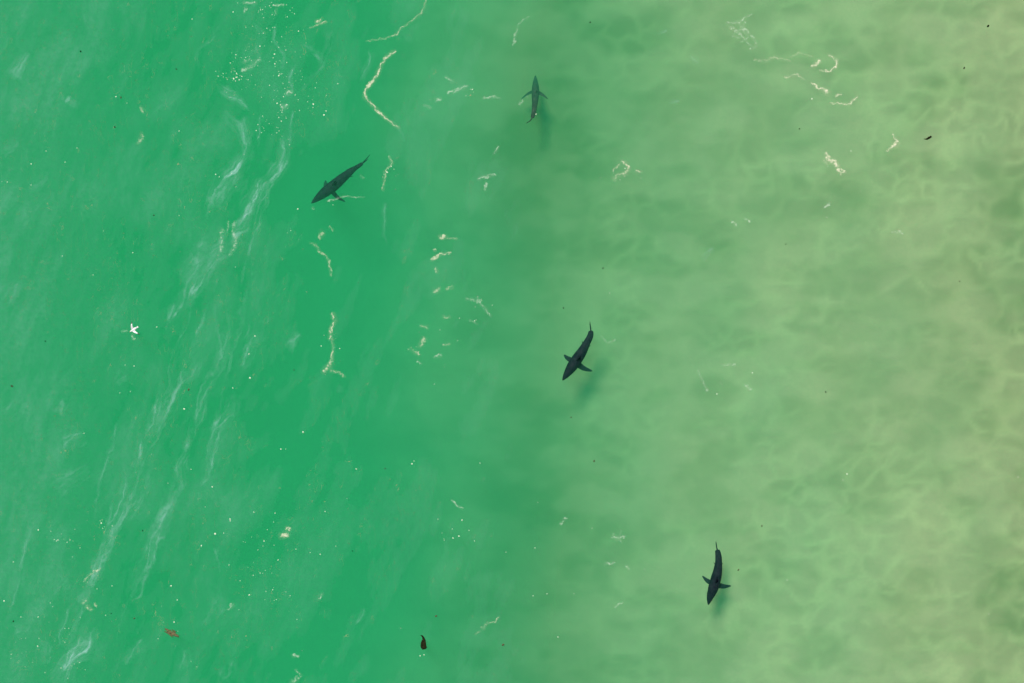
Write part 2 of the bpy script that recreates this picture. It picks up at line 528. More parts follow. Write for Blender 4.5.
def foam_piece(lines, cell=0.45, seed=0, lace=0.6, wob=1.6, scale=0.28, dense=1.0, soft=0.0):
    """mesh data of a lacy film along polylines given as (px, py, half width px)"""
    lines = [[(a[0], a[1], a[2] * (.45 + 1.1 * float(vnoise(a[0] * .21, a[1] * .21, seed + 40)))) for a in dens(l)] for l in lines]
    allp = [p for l in lines for p in l]
    mg = max(p[2] for p in allp) * 1.6 + wob + 1
    x0 = min(p[0] for p in allp) - mg; x1 = max(p[0] for p in allp) + mg
    y0 = min(p[1] for p in allp) - mg; y1 = max(p[1] for p in allp) + mg
    gx = np.arange(x0, x1, cell); gy = np.arange(y0, y1, cell)
    PXg, PYg = np.meshgrid(gx, gy)
    qx = PXg + wob * 2 * (fbm(PXg * scale * .6, PYg * scale * .6, seed + 11, 3) - 0.5)
    qy = PYg + wob * 2 * (fbm(PXg * scale * .6 + 7, PYg * scale * .6, seed + 23, 3) - 0.5)
    f = np.zeros(PXg.shape)
    for l in lines:
        if len(l) == 1: l = [l[0], (l[0][0] + .01, l[0][1], l[0][2])]
        d, w_ = pl_dist(qx, qy, l)
        f = np.maximum(f, np.clip((1.25 - .45 * soft * 0 - d / np.maximum(w_ * (1 + .8 * soft), .2)), 0, 1))
    holes = fbm(PXg * scale, PYg * scale, seed, 4, 0.6)
    threads = ridge(PXg * scale * .9, PYg * scale * .9, seed + 5, 1.3)
    g = f * (1 - lace) + lace * f * np.clip(0.25 + 1.0 * threads + 1.9 * (holes - 0.5), 0, 1.3)
    g = (sstep(0.06, 0.62, g) * (1 - soft) + soft * np.clip(g, 0, 1) ** 1.2) * dense
    return PXg, PYg, g

def foam_mesh(name, PXg, PYg, g, mat, lift=0.004, puff=0.02):
    ny, nx = g.shape
    fc = grid_faces(nx, ny)
    gf = g.ravel()
    keep = (gf[fc].max(1) > 0.02)
    fc = fc[keep][:, ::-1]
    used = np.unique(fc); remap = -np.ones(nx * ny, int); remap[used] = np.arange(len(used))
    px, py = PXg.ravel()[used], PYg.ravel()[used]
    k = FW / 1024.0
    x = (px - 512) * k; y = (341.5 - py) * k
    z = swell(x, y) + lift + puff * gf[used]
    mid = np.array([x.mean(), y.mean(), z.mean()])
    o = link_mesh(name, np.stack([x, y, z], 1) - mid, remap[fc], mat, attrs={'film': gf[used]})
    o.location = mid
    return o

C_, W_ = m_cream, m_white
BRIGHT = [
 ('foam_streak', C_, .35, [[(395,51,1.0),(392,53,1.8),(385,58,1.5),(380,68,1.6),(376,77,2.1),(365,91,1.4),(365,96,2.2),(370,103,1.5),(380,113,1.6),(388,120,1.2),(398,127,1.3)]], 'longest bright cream foam line, bent like a hook near the top edge'),
 ('foam_streak', C_, .45, [[(426,0,.6),(425,7,.9),(421,14,.8),(409,23,.9),(402,28,1.0),(395,35,1.3)],[(395,35,.7),(382,39,.7),(366,41,.4)]], 'thin foam line curving down from the top edge above the hooked foam line'),
 ('foam_streak', C_, .6, [[(389,156,.6),(392,163,1.6),(387,168,.8),(385,172,1.8),(384,181,.9),(383,190,1.0)]], 'short broken cream foam line beside the tail of the largest shark'),
 ('foam_streak', W_, .6, [[(446,77,.7),(452,81,1.5)],[(449,93,1.3),(456,91,1.3),(462,88,1.6),(467,86,.8)],[(437,100,1.5),(441,99,1.0)],[(424,105,.8),(430,108,.8)]], 'scattered white foam dashes between the hooked foam line and the topmost shark'),
 ('foam_streak', W_, .6, [[(528,17,.6),(522,21,1.0),(518,25,.8)],[(517,28,1.2),(515,38,1.5),(513,45,1.0)]], 'pale foam smear by the top edge above the topmost shark'),
 ('foam_streak', W_, .5, [[(478,179,.8),(484,177,1.2),(495,175,.8)],[(486,183,1.0),(485,190,.6)],[(498,147,1.0),(494,154,.8)]], 'small pale foam hook in open green water below the topmost shark'),
 ('foam_streak', W_, .5, [[(328,201,.6),(334,200,.9),(340,197.5,.8),(345,196,.7),(352,197,.3),(364,197,.4)]], 'thin foam thread drifting over the fin of the largest shark'),
 ('foam_patch', C_, .55, [[(614,179,1.4),(618,175,1.0),(624,174,1.6),(629,170,1.1),(627,164,1.0),(622,161,.9)],[(636,171,.8),(641,172,.7)],[(619,165,.6),(613,170,.4)]], 'cream hook shaped foam patch right of the topmost shark'),
 ('foam_patch', W_, .85, [[(727,23,1.4),(738,22,1.8),(748,16,.8),(752,14,.6)],[(738,22,1.5),(746,31,2.0),(754,39,1.5),(757,46,1.0),(750,49,.8)],[(742,28,1.2),(734,34,1.0)],[(748,38,1.5),(740,42,.7)],[(730,27,1.0),(739,33,1.2),(745,40,1.0),(752,46,.8)],[(745,22,1.0),(742,30,1.2),(748,36,.9)],[(733,36,.6),(742,38,.8)]], 'wispy swirl of foam by the top edge over pale water'),
 ('foam_streak', C_, .65, [[(755,60,.8),(766,61,1.4),(774,57,1.1),(790,61,.7)],[(790,57,.4),(800,53,.4),(812,57,.3)]], 'faint wavy foam line just below the foam swirl'),
 ('foam_patch', C_, .45, [[(812,67,.8),(816,64,1.6),(819,61,1.4)],[(829,55,.5),(837,60,.8),(836,67,.9),(829,71,.8),(820,71,.5)]], 'small bright foam crescent inside a faint ring of foam'),
 ('foam_streak', C_, .45, [[(786,77,1.2),(790,76,.9),(797,75,.8),(804,80,.6)]], 'little bent foam line left of the foam comet over pale water'),
 ('foam_streak', C_, .2, [[(811,83,.6),(816,87,.9),(821,89,1.5),(825,90.5,3.2),(827,92.5,3.0)]], 'comet shaped cream foam with a thin tail pointing up and left'),
 ('foam_patch', C_, .3, [[(836,96,1.3),(841,94,1.1)]], 'tiny cream foam dab between the foam comet and the zigzag foam'),
 ('foam_streak', C_, .3, [[(844,104,1.0),(850,104,1.2),(852,100,1.2),(857,97,1.0)],[(830,103,.4),(844,104,.6)]], 'short zigzag of cream foam over the pale water'),
 ('foam_patch', C_, .7, [[(826,154,1.8),(829,160,2.8),(834,162,2.8),(837,166,2.4),(839,170,2.0),(844,172,1.6)],[(838,170,1.4),(840,174,.8)],[(823,160,1.0),(827,164,.8)]], 'largest lacy cream foam clump over the pale sandy water'),
 ('foam_patch', C_, .3, [[(893,134,.5),(895,138,.9),(898,142,2.4),(896,144,3.4),(893,146,1.8),(887,151,.5)]], 'bright foam tuft with two faint tails left of the dark kelp crescent'),
 ('foam_streak', C_, .75, [[(333,314,1.8),(335,321,2.2),(331,328,1.4),(330,338,1.8)],[(332,338,.8),(333,348,.9),(332,358,1.4)],[(332,360,1.6),(329,366,2.4),(324,371,2.2)],[(331,371,1.2),(338,372,.8),(345,377,.5)]], 'ragged upright chain of cream foam in the middle of the green water'),
 ('foam_streak', C_, .6, [[(310,243,.5),(316,245,1.0),(320,252,.8),(326,256,.7),(329,262,.8),(331,275,.8)],[(322,233,2.0),(320,238,1.0)],[(330,227,.8),(333,230,.6)]], 'thin curling foam thread below the nose of the largest shark'),
 ('foam_patch', C_, .35, [[(440,237,2.0),(445,237,2.0)],[(447,238,.5),(457,239,.4)]], 'rounded cream foam patch, topmost of the column of foam patches'),
 ('foam_patch', C_, .35, [[(432,260,1.2),(436,257,2.0),(441,254,1.3),(450,253,.9)]], 'tapering cream foam patch just under the rounded foam patch'),
 ('foam_patch', C_, .5, [[(436,269,1.3),(437,272,1.0)],[(434,250,.6),(435,251,.5)]], 'small foam dot below the tapering foam patch'),
 ('foam_patch', C_, .5, [[(436,291,2.0),(439,289,1.5)],[(447,289,1.0),(452,287,1.2)]], 'pair of small foam curls halfway down the column of foam patches'),
 ('foam_streak', W_, .8, [[(466,299,1.0),(478,300,1.4),(486,310,1.0),(491,316,.7)],[(470,320,.6),(477,324,.6)]], 'faint foam veil to the right of the foam patch column'),
 ('foam_patch', C_, .7, [[(424,340,2.2),(420,346,1.4)],[(410,349,1.0),(416,353,1.4),(420,355,.8)],[(443,345,.8),(449,344,.8)],[(421,326,.9),(427,327,1.0)],[(444,317,1.2),(449,317,1.0)]], 'loose curls of foam near the bottom of the foam patch column'),
 ('foam_patch', W_, .4, [[(435,357,1.8),(440,356,2.2)]], 'small pale foam dab at the foot of the foam patch column'),
 ('foam_patch', W_, .4, [[(418,361,.9),(421,364,1.1)]], 'slanted fleck of foam just left of the pale foam dab'),
 ('foam_streak', W_, .4, [[(452,500,.9),(456,505,1.0),(462,508,1.1)]], 'small hooked foam line alone in the lower middle water'),
 ('foam_patch', W_, .8, [[(612,537,1.4),(619,537,1.8),(625,536,.8)],[(621,530,.6),(619,538,.8),(622,543,.5)],[(613,534,.5),(617,541,.7)]], 'star shaped wisp of foam left of the lowest shark'),
 ('foam_streak', W_, .6, [[(606,564,1.2),(613,562,.8)],[(627,566,.9),(629,569,.5)]], 'two small foam dashes under the star shaped foam wisp'),
 ('foam_streak', W_, .5, [[(615,607,.8),(619,604,1.0),(623,602,.6)]], 'slanting foam dash between the star shaped foam and the bottom edge'),
 ('foam_patch', W_, .7, [[(561,524,1.2),(564,519,1.4),(567,518,.7)]], 'tiny foam curl between the star shaped foam and the hooked line'),
 ('foam_streak', C_, .7, [[(483,628,1.5),(487,623,1.0),(494,622,.8),(499,617,.7)],[(475,634,.5),(480,631,.6)]], 'feathery foam curl to the right of the big dark kelp clump'),
 ('foam_patch', C_, .5, [[(282,536,2.0),(286,534,2.2)],[(287,528,1.0),(290,529,.8)]], 'solid pale foam spot with a smaller one above it'),
 ('foam_patch', C_, .5, [[(100,569,1.0),(94,572,1.2),(88,577,1.2),(84,581,.8)]], 'slanting row of cream foam in the lower left water'),
 ('foam_patch', C_, .6, [[(82,603,1.0),(86,600,1.6)],[(87,606,1.8),(91,609,1.2)],[(95,604,.8),(97,606,.5)]], 'twin cream foam dabs below the slanting foam row'),
 ('foam_patch', W_, .6, [[(232,605,2.4),(229,609,1.6)]], 'pale triangular foam dab left of the bottom centre'),
 ('foam_patch', W_, .5, [[(293,656,1.8),(298,656,1.6)]], 'small round pale foam patch near the bottom edge'),
 ('foam_patch', W_, .7, [[(292,682,3.0),(298,678,2.6)],[(301,675,1.2),(296,670,1.0)]], 'pale foam patch touching the bottom edge'),
 ('foam_patch', W_, .7, [[(319,598,1.8),(322,594,1.4)]], 'faint upright foam smudge in the lower green water'),
 ('foam_patch', W_, .7, [[(288,93,1.5),(291,92,.8)],[(283,107,1.6),(287,106,1.0)]], 'two bright white foam dots at the head of the broad foam band'),
 ('foam_patch', C_, .5, [[(317,22,2.0),(321,20,1.2)],[(326,22,.6),(310,28,.5)]], 'round cream foam dot near the top edge beside the speckled water'),
 ('foam_patch', W_, .85, [[(243,70,1.8),(252,66,2.6),(259,60,2.2)],[(244,62,1.4),(250,60,1.2)]], 'combed patch of white foam lines above the broad foam band'),
 ('foam_streak', W_, .5, [[(274,5.5,.8),(283,5.5,.8)],[(276,9,.9),(276,14,.7)],[(244,3,.8),(256,3,.9)],[(246,8,1.1),(245,12,1.0)]], 'short white foam dashes touching the top edge'),
 ('foam_streak', W_, .75, [[(235,222,1.0),(233,232,1.3),(236,240,1.6),(234,248,1.4),(230,254,1.2)],[(222,229,1.2),(221,241,1.5),(221,251,1.2)],[(228,222,.5),(227,232,.4)]], 'pair of upright white foam threads at the foot of the broad foam band'),
 ('foam_patch', C_, .7, [[(141,107,.9),(143,111,1.4)],[(142,133,1.0),(142,138,1.2),(138,144,1.0)]], 'two little upright foam flecks in the open water at upper left'),
 ('foam_patch', W_, .6, [[(829,203,1.2),(824,207,.9)],[(733,222,1.2),(736,225,1.0)],[(745,219,.8),(750,221,.6)]], 'faint foam dabs below the lacy foam clump over pale water'),
 ('foam_patch', W_, .85, [[(893,232,.9),(899,232,1.6),(903,233,.8)]], 'small combed foam mark over the pale water at upper right'),
 ('foam_patch', W_, .85, [[(745,384,.8),(748,388,1.6),(751,389,1.0)],[(722,365,.8),(730,365,1.4),(735,364,.8)],[(698,371,1.0),(707,390,1.4)]], 'sparse foam specks over pale water right of the middle shark'),
 ('foam_streak', W_, .7, [[(603,341,.5),(610,343,1.2),(616,339,.8)],[(601,336,.3),(604,342,.4)]], 'faint foam streak just right of the middle shark'),
 ('foam_patch', W_, .7, [[(520,104,1.2),(522,101,1.3)],[(527,96,.9),(528,98,.7)],[(483,98,1.0),(495,97,.9),(500,98,.8)]], 'faint foam flecks by the left fin of the topmost shark'),
 ('foam_streak', W_, .6, [[(361,176,.9),(363,178,.7)],[(313,208,.7),(314,209,.5)]], 'two white foam dots close beside the largest shark'),
 ('foam_patch', W_, .5, [[(122.5,331.3,.8),(126,331,1.0)],[(132.5,335.8,1.0),(133.6,338,1.1)]], 'pale splash marks on the water under the white gull'),
]
STRONG = {0: .95, 12: .95, 13: .8, 14: .8, 15: 1.0, 16: 1.0, 10: .95, 7: .8, 17: .85, 19: .8, 20: .8, 33: .9, 40: 1.0, 41: .85, 8: .5, 9: .5, 6: .6,
          4: .42, 27: .5, 46: .5, 47: .5, 48: .35, 49: .35, 50: .4, 23: .45, 11: .6, 18: .5}
def dens(l):
    out = []
    for a, b in zip(l[:-1], l[1:]):
        out += [tuple(a[k] + (b[k] - a[k]) * f for k in range(3)) for f in (0, .25, .5, .75)]
    return out + [l[-1]]
def foam_blob(nm, lines, seed, lace, st, mt):
    PXg, PYg, g = foam_piece(lines, seed=seed, lace=min(1.0, lace + .12), cell=0.35, wob=2.3, scale=0.46, dense=st)
    halo = [[(a[0], a[1], a[2] * 2.6 + .8) for a in l] for l in lines]
    f = np.zeros(g.shape)
    for l in halo:
        d, w_ = pl_dist(PXg, PYg, l)
        f = np.maximum(f, np.clip(1 - d / w_, 0, 1))
    g = np.maximum(g * (.30 + .75 * sstep(.30, .62, fbm(PXg * .55, PYg * .55, seed + 77, 2)) * .7 + .3 * .75), .30 * st * f ** 1.3 * fbm(PXg * .5, PYg * .5, seed + 70, 3))
    return foam_mesh(nm, PXg, PYg, g, mt)
for i, (nm, mt, lace, lines, lab) in enumerate(BRIGHT):
    groups = []
    for l in lines:                       # lines that touch are one clump
        hit = [q_ for q_ in groups if any(math.hypot(a[0] - b[0], a[1] - b[1]) < a[2] + b[2] + 2.5 for m_ in q_ for a in dens(m_) for b in dens(l))]
        groups = [q_ for q_ in groups if q_ not in hit] + [[l] + [m_ for q_ in hit for m_ in q_]]
    st = STRONG.get(i, .55) * (.95 if mt is m_cream else .8)
    lines = [[(a_, b_, c_ * .68) for a_, b_, c_ in l] for l in lines]
    if len(groups) == 1:
        o = foam_blob(nm, lines, 300 + 13 * i, lace, st, mt)
    else:
        o = bpy.data.objects.new(nm, None); COL.objects.link(o); o.empty_display_size = .1
        k = FW / 1024.0
        o.location = ((lines[0][0][0] - 512) * k, (341.5 - lines[0][0][1]) * k, 0)
        for j, q_ in enumerate(groups):
            c_ = foam_blob('foam_dab', q_, 300 + 13 * i + 5 * j, lace, st, mt)
            c_.parent = o; c_.location = Vector(c_.location) - o.location
    tag(o, lab, 'foam', 'foam patches floating on the sea')

# soft films: broad faint bands of bubbles and painted sky sheen that nobody could count
FAINT = [
 (.19, [[(230,250,1.5),(212,290,1.8),(200,330,1.5),(183,372,1.8),(165,415,2),(146,462,2),(124,512,2),(100,562,2),(76,620,2.5),(52,684,3)],
        [(262,235,1.5),(250,275,2),(238,330,2),(226,380,1.5),(214,430,2),(203,480,1.5),(186,520,2)],
        [(205,270,3),(184,330,4),(160,400,5),(132,470,5),(108,540,5),(84,600,6),(60,660,7)],
        [(240,290,3),(222,350,5),(196,420,5),(170,500,5),(140,580,5),(110,650,4)],
        [(274,170,1),(262,215,1.2),(246,262,1.2),(236,300,1)],
        [(30,520,1.2),(22,570,1.5),(8,620,1.5)],[(120,420,1.2),(104,470,1.5),(92,520,1.2)],[(165,520,1),(150,570,1.2),(132,610,1.2)]]),
 (.34, [[(217,86,2),(228,93,4),(240,101,3),(250,112,2)]]),
 (.42, [[(215,104,2),(232,122,4),(242,134,5),(247,150,6),(240,164,6),(230,180,7),(218,200,7),(210,222,7)],[(247,112,2),(248,132,4),(247,150,4)]]),
 (.36, [[(292,118,3),(286,140,3),(279,163,5),(265,182,7),(255,200,8),(243,225,7),(228,245,6),(208,266,6),(190,295,6),(172,330,5)]]),
 (.50, [[(285,150,1.2),(278,172,1.8),(268,183,1.5)],[(256,190,1.6),(250,206,1.8),(238,222,2.0),(233,226,1.4)]]),
 (.30, [[(250,20,1.5),(262,34,2),(258,52,2),(270,70,1.5)],[(280,18,1),(276,40,1.5),(284,58,1.5),(276,80,1.5),(284,100,1.2)],[(300,60,1.2),(292,76,1.5),(296,92,1.5)],[(262,112,1),(258,130,1.5),(262,150,1.5)],[(294,108,1.5),(290,125,1.2),(296,140,1)]]),
 (.26, [[(298,44,1.5),(314,50,2.5),(321,62,3),(312,78,3),(298,92,2.5)]]),
 (.20, [[(222,18,1.5),(212,38,2.5),(198,50,2.5),(203,75,2)]]),
 (.26, [[(12,80,5),(25,58,4),(30,52,2)],[(0,150,5),(14,140,4)],[(28,195,5),(45,180,5),(50,170,2)],[(70,105,9),(75,95,4)],[(86,15,4),(88,24,4)],[(130,32,2),(137,24,3)]]),
 (.24, [[(204,235,5),(193,270,6),(180,285,4)],[(175,302,2),(166,330,2.5)],[(213,303,1.2),(218,328,1.8),(222,362,1.4)],[(237,298,1.5),(236,326,1.0)]]),
 (.26, [[(268,310,5),(258,335,6),(245,355,6),(235,372,3)],[(241,385,4),(228,418,6),(216,440,5),(208,470,3)],[(205,345,4),(192,372,4),(160,420,6),(148,450,5)],[(186,368,2),(170,405,2.5)]]),
 (.30, [[(193,410,1.4),(188,435,1.8),(184,456,1.5)],[(228,415,1.4),(214,452,1.8),(208,478,1.8),(196,488,2)],[(177,310,.8),(172,322,.8)],[(251,320,2.0),(240,360,1.2)]]),
 (.22, [[(150,470,4),(140,500,6),(120,520,5)],[(90,465,6),(70,480,8),(50,490,6)],[(130,495,3),(120,520,4),(100,560,5),(92,590,4)],[(55,600,5),(70,580,6)],[(175,490,5),(160,520,7),(150,545,5)]]),
 (.42, [[(97,628,4),(85,645,6),(68,662,7),(55,685,9)],[(76,650,3),(62,672,5)]]),
 (.28, [[(110,672,2),(118,664,2.5),(130,655,1.5)],[(70,605,1.5),(62,628,2),(58,650,2)],[(60,575,1.5),(66,592,2)],[(30,625,5),(15,635,6)],[(45,640,4),(40,665,6)]]),
 (.26, [[(224,590,3),(218,608,5),(208,622,3.5),(198,628,2)],[(215,545,5),(225,575,5)],[(222,680,5),(232,660,5)],[(145,640,4),(120,665,4)],[(188,650,4),(180,670,4)]]),
 (.22, [[(330,28,4),(322,70,3)],[(300,338,2),(298,334,2)],[(300,330,5),(285,350,5)],[(370,50,3),(362,82,3)],[(398,127,1.2),(404,136,1.2),(401,146,1)],[(405,30,3),(408,38,2.5),(420,20,1.5)]]),
 (.20, [[(0,420,8),(25,400,8)],[(60,445,9),(85,430,8)],[(0,300,8),(18,280,6)],[(115,385,5),(128,372,6)],[(65,400,6),(55,415,6)]]),
 (.20, [[(383,200,2),(386,250,2)],[(340,395,4),(344,385,2)],[(455,330,2),(460,318,2)],[(400,600,3),(408,590,3)],[(366,610,3),(358,625,3)],[(512,70,3),(508,60,2)]]),
 (.22, [[(700,262,2),(716,248,2.2)],[(655,35,3),(668,30,2)],[(668,104,2),(680,102,2)],[(690,55,2),(700,62,2)]]),
]
vs_, fs_, gs_ = [], [], []
off = 0
def add_film(PXg, PYg, g, k_lift):
    global off
    ny, nx = g.shape
    fc = grid_faces(nx, ny); gf = g.ravel()
    fc = fc[gf[fc].max(1) > 0.012][:, ::-1]
    used = np.unique(fc); remap = -np.ones(nx * ny, int); remap[used] = np.arange(len(used))
    px, py = PXg.ravel()[used], PYg.ravel()[used]
    k = FW / 1024.0; x = (px - 512) * k; y = (341.5 - py) * k
    vs_.append(np.stack([x, y, swell(x, y) + k_lift], 1)); fs_.append(remap[fc] + off); gs_.append(gf[used]); off += len(used)
def film_piece(l, cell, seed, dense):
    """a band of bubbles drawn out into threads that run along the band and fade at its ends"""
    P = resample(catmull([(a_, b_, c_) for a_, b_, c_ in l], 40), 41)[0] if len(l) > 2 else np.array([l[0], l[1]], float)
    mg = max(p_[2] for p_ in l) * 2.6 + 8
    gx = np.arange(P[:, 0].min() - mg, P[:, 0].max() + mg, cell); gy = np.arange(P[:, 1].min() - mg, P[:, 1].max() + mg, cell)
    PXg, PYg = np.meshgrid(gx, gy)
    qx = PXg + 7 * (fbm(PXg * .05, PYg * .05, seed, 3) - .5) + 2.2 * (fbm(PXg * .2, PYg * .2, seed + 1, 3) - .5)
    qy = PYg + 7 * (fbm(PXg * .05 + 5, PYg * .05, seed + 2, 3) - .5) + 2.2 * (fbm(PXg * .2 + 5, PYg * .2, seed + 3, 3) - .5)
    best = np.full(PXg.shape, 1e9); S_ = np.zeros(PXg.shape); Lt = np.zeros(PXg.shape); Wd = np.ones(PXg.shape)
    acc = 0.0
    for (xa, ya, wa), (xb, yb, wb) in zip(P[:-1], P[1:]):
        dx, dy = xb - xa, yb - ya; L_ = math.hypot(dx, dy) + 1e-6
        tt = np.clip(((qx - xa) * dx + (qy - ya) * dy) / L_ ** 2, 0, 1)
        ex, ey = qx - xa - tt * dx, qy - ya - tt * dy
        d = np.hypot(ex, ey); m_ = d < best
        best = np.where(m_, d, best); S_ = np.where(m_, acc + tt * L_, S_)
        Lt = np.where(m_, np.sign(dx * ey - dy * ex) * d, Lt); Wd = np.where(m_, wa + (wb - wa) * tt, Wd)
        acc += L_
    u_ = S_ / acc
    prof = np.exp(-(best / (Wd * 1.15)) ** 2)
    th = ridge(Lt * .20 + 3 * fbm(S_ * .03, Lt * .02, seed + 9, 2), S_ * .022, seed + 10, 1.0) ** 2.5
    th2 = ridge(Lt * .45, S_ * .05, seed + 15, .8) ** 1.5
    patch = sstep(.32, .66, fbm(PXg * .06, PYg * .04, seed + 20, 3))
    ends = sstep(-.02, .22, u_) * sstep(1.02, .75, u_)
    return PXg, PYg, dense * prof * ends * (.15 + 1.05 * th + .30 * th2) * (.34 + .85 * patch)
n_f = 0
for i, (a, lines) in enumerate(FAINT):
    for j, l in enumerate(lines):
        PXg, PYg, g = film_piece(l, .8, 900 + 31 * n_f, a * (.8 if i in (0, 1, 2, 3, 4) else .9 if i == 13 else .5))
        add_film(PXg, PYg, g, 0.0010 + 0.0001 * n_f)
        n_f += 1
gx = np.arange(-60, 600, 1.5); gy = np.arange(-60, 745, 1.5)  # bluish ripple sheet: sky reflection painted as a thin film
PXg, PYg = np.meshgrid(gx, gy)
u_ = PXg * .93 + PYg * .36 + 16 * fbm(PXg * .012, PYg * .012, 3, 2); v_ = -PXg * .36 + PYg * .93
n_ = fbm(u_ * .045, v_ * .013, 1001, 4, .55) * .6 + .4 * fbm(PXg * .018, PYg * .018, 1010, 3)
rip = fbm(u_ * .16, v_ * .05, 1020, 4, .6)
g = (.012 + .042 * sstep(.42, .75, n_) + .028 * sstep(150, -20, PXg)) * (.75 + .5 * sstep(.28, .74, rip)) * (.45 + .55 * sstep(400, 180, PXg)) * sstep(600, 440, PXg)
g = g * (1 - np.exp(-((PXg - 340) / 45) ** 2 - ((PYg - 180) / 40) ** 2))
g = np.where(np.hypot(PXg - 340, (PYg - 180) * 1.2) < 48, 0, g)
g = g * sstep(38, 75, np.hypot(PXg - 535, PYg - 100)) * sstep(48, 80, np.hypot(PXg - 577, PYg - 352))
add_film(PXg, PYg, g, 0.0004)
film = link_mesh('foam_and_sky_sheen', np.concatenate(vs_), np.concatenate(fs_), m_film, attrs={'film': np.concatenate(gs_)})
tag(film, 'faint bluish white bands of thin foam and painted sky sheen on the deep green water', None, None, 'stuff')

# flecks: tiny bubbles and crumbs of foam
m_fleck, t, p = new_mat('fleck_foam')
p.inputs['Base Color'].default_value = (0.50, 0.58, 0.42, 1); p.inputs['Roughness'].default_value = 0.7
rg = random.Random(21)
fv, ff = [], []
def fleck(px, py, r_px, squash=1.0, ang=0.0):
    k = FW / 1024.0
    x = (px - 512) * k; y = (341.5 - py) * k; z = float(swell(x, y)); r = r_px * k
    b = len(fv); n = 7
    fv.append((x, y, z + r * .35))
    for i in range(n):
        a = 2 * math.pi * i / n; rr = r * rg.uniform(.55, 1.25)
        dx, dy = rr * math.cos(a), rr * math.sin(a) * squash
        fv.append((x + dx * math.cos(ang) - dy * math.sin(ang), y + dx * math.sin(ang) + dy * math.cos(ang), z + .003))
    for i in range(n): ff.append((b, b + 1 + i, b + 1 + (i + 1) % n))
EXACT = [(77,148,.8),(46,151,1.0),(31,164,1.0),(31,185,.8),(65,162,.8),(7,182,.8),(179,131,1.0),(192,19,.8),(113,30,.7),(38,530,1.0),(212,487,1.2),(205,507,.8),(201,546,1.3),(215,534,1.6),(230,519,1.2),(254,512,.9),(229,565,1.1),
         (260,573,1.0),(171,586,1.4),(177,600,1.0),(174,622,1.2),(38,617,.9),(21,617,1.0),(4,601,1.6),(13,562,.9),(303,432,1.2),(281,449,1.0),(286,449,.8),(184,409,1.5),(255,336,1.4),(249,354,1.2),(157,327,1.0),(93,275,1.0),(62,256,.8),
         (412,464,1.3),(356,469,1.0),(414,461,.8),(533,596,1.0),(547,594,.9),(558,637,1.0),(535,548,.8),(480,463,.7),(847,474,1.2),(843,480,.8),(787,580,1.0),(989,614,.8),(851,151,1.0),(324,115,1.3),(326,111,1.0),(298,209,1.2),
         (250,378,1.4),(233,388,1.2),(134,366,1.0),(125,365,.8),(58,540,.9),(70,540,.8),(73,541,.7),(275,513,1.0),(296,549,.9),(249,595,1.5),(278,560,1.2),(264,541,1.0),(80,548,.9),(333,205,.8),(1018,477,.9),(440,330,.7),(462,520,1.1),(453,538,1.2),
         (459,536,1.2),(420,656,1.0),(424,655,.8),(438,519,.9),(506,552,.8),(536,114,1.05)]
for px, py, r_ in EXACT: fleck(px, py, r_ * .66, rg.uniform(.6, 1), rg.uniform(0, 3))
CL = [(258,60,26,40,40),(285,60,25,45,34),(300,95,30,25,20),(270,15,35,14,24),(240,75,14,10,16),(262,8,16,8,26),(285,12,25,10,14),(262,40,40,16,16),(228,78,18,8,34),(280,70,14,12,22),(288,95,14,16,18),(282,125,12,25,36),(262,125,8,18,22),(318,100,18,12,16),(240,60,14,8,12),(258,25,20,10,12),
      (250,535,34,12,36),(255,560,16,22,16),(275,600,24,12,14),(100,520,12,10,14),(60,535,22,16,14),(90,575,14,16,14),(22,640,22,18,26),(55,620,30,30,20),(60,660,26,18,30),(120,600,60,40,22),(180,640,30,25,16),
      (110,380,50,40,12),(440,340,35,40,24),(480,305,20,18,14),(455,95,25,12,12),(395,180,10,25,14),(335,350,10,30,16),(70,130,60,60,14),(230,200,30,40,18),(180,240,80,60,14),(240,640,60,30,16),(300,640,50,40,14),
      (620,180,25,14,14),(730,370,25,16,14),(840,165,20,15,10),(820,90,30,20,8),(450,620,60,40,10),(560,560,60,60,12),(345,500,60,60,14),(450,540,25,12,14),(120,460,80,40,18),(290,240,20,20,10),(512,340,500,330,60)]
for cx, cy, sx, sy, n in CL:
    for _ in range(int(n * (.65 if sx < 31 else .3))):
        fleck(rg.gauss(cx, sx * .55), rg.gauss(cy, sy * .55), abs(rg.gauss(0, .26)) + .22, rg.uniform(.35, 1), rg.uniform(0, 3.1))
flecks = link_mesh('foam_flecks', fv, ff, m_fleck)
tag(flecks, 'tiny white foam flecks and bubbles scattered over the sea', None, None, 'stuff')

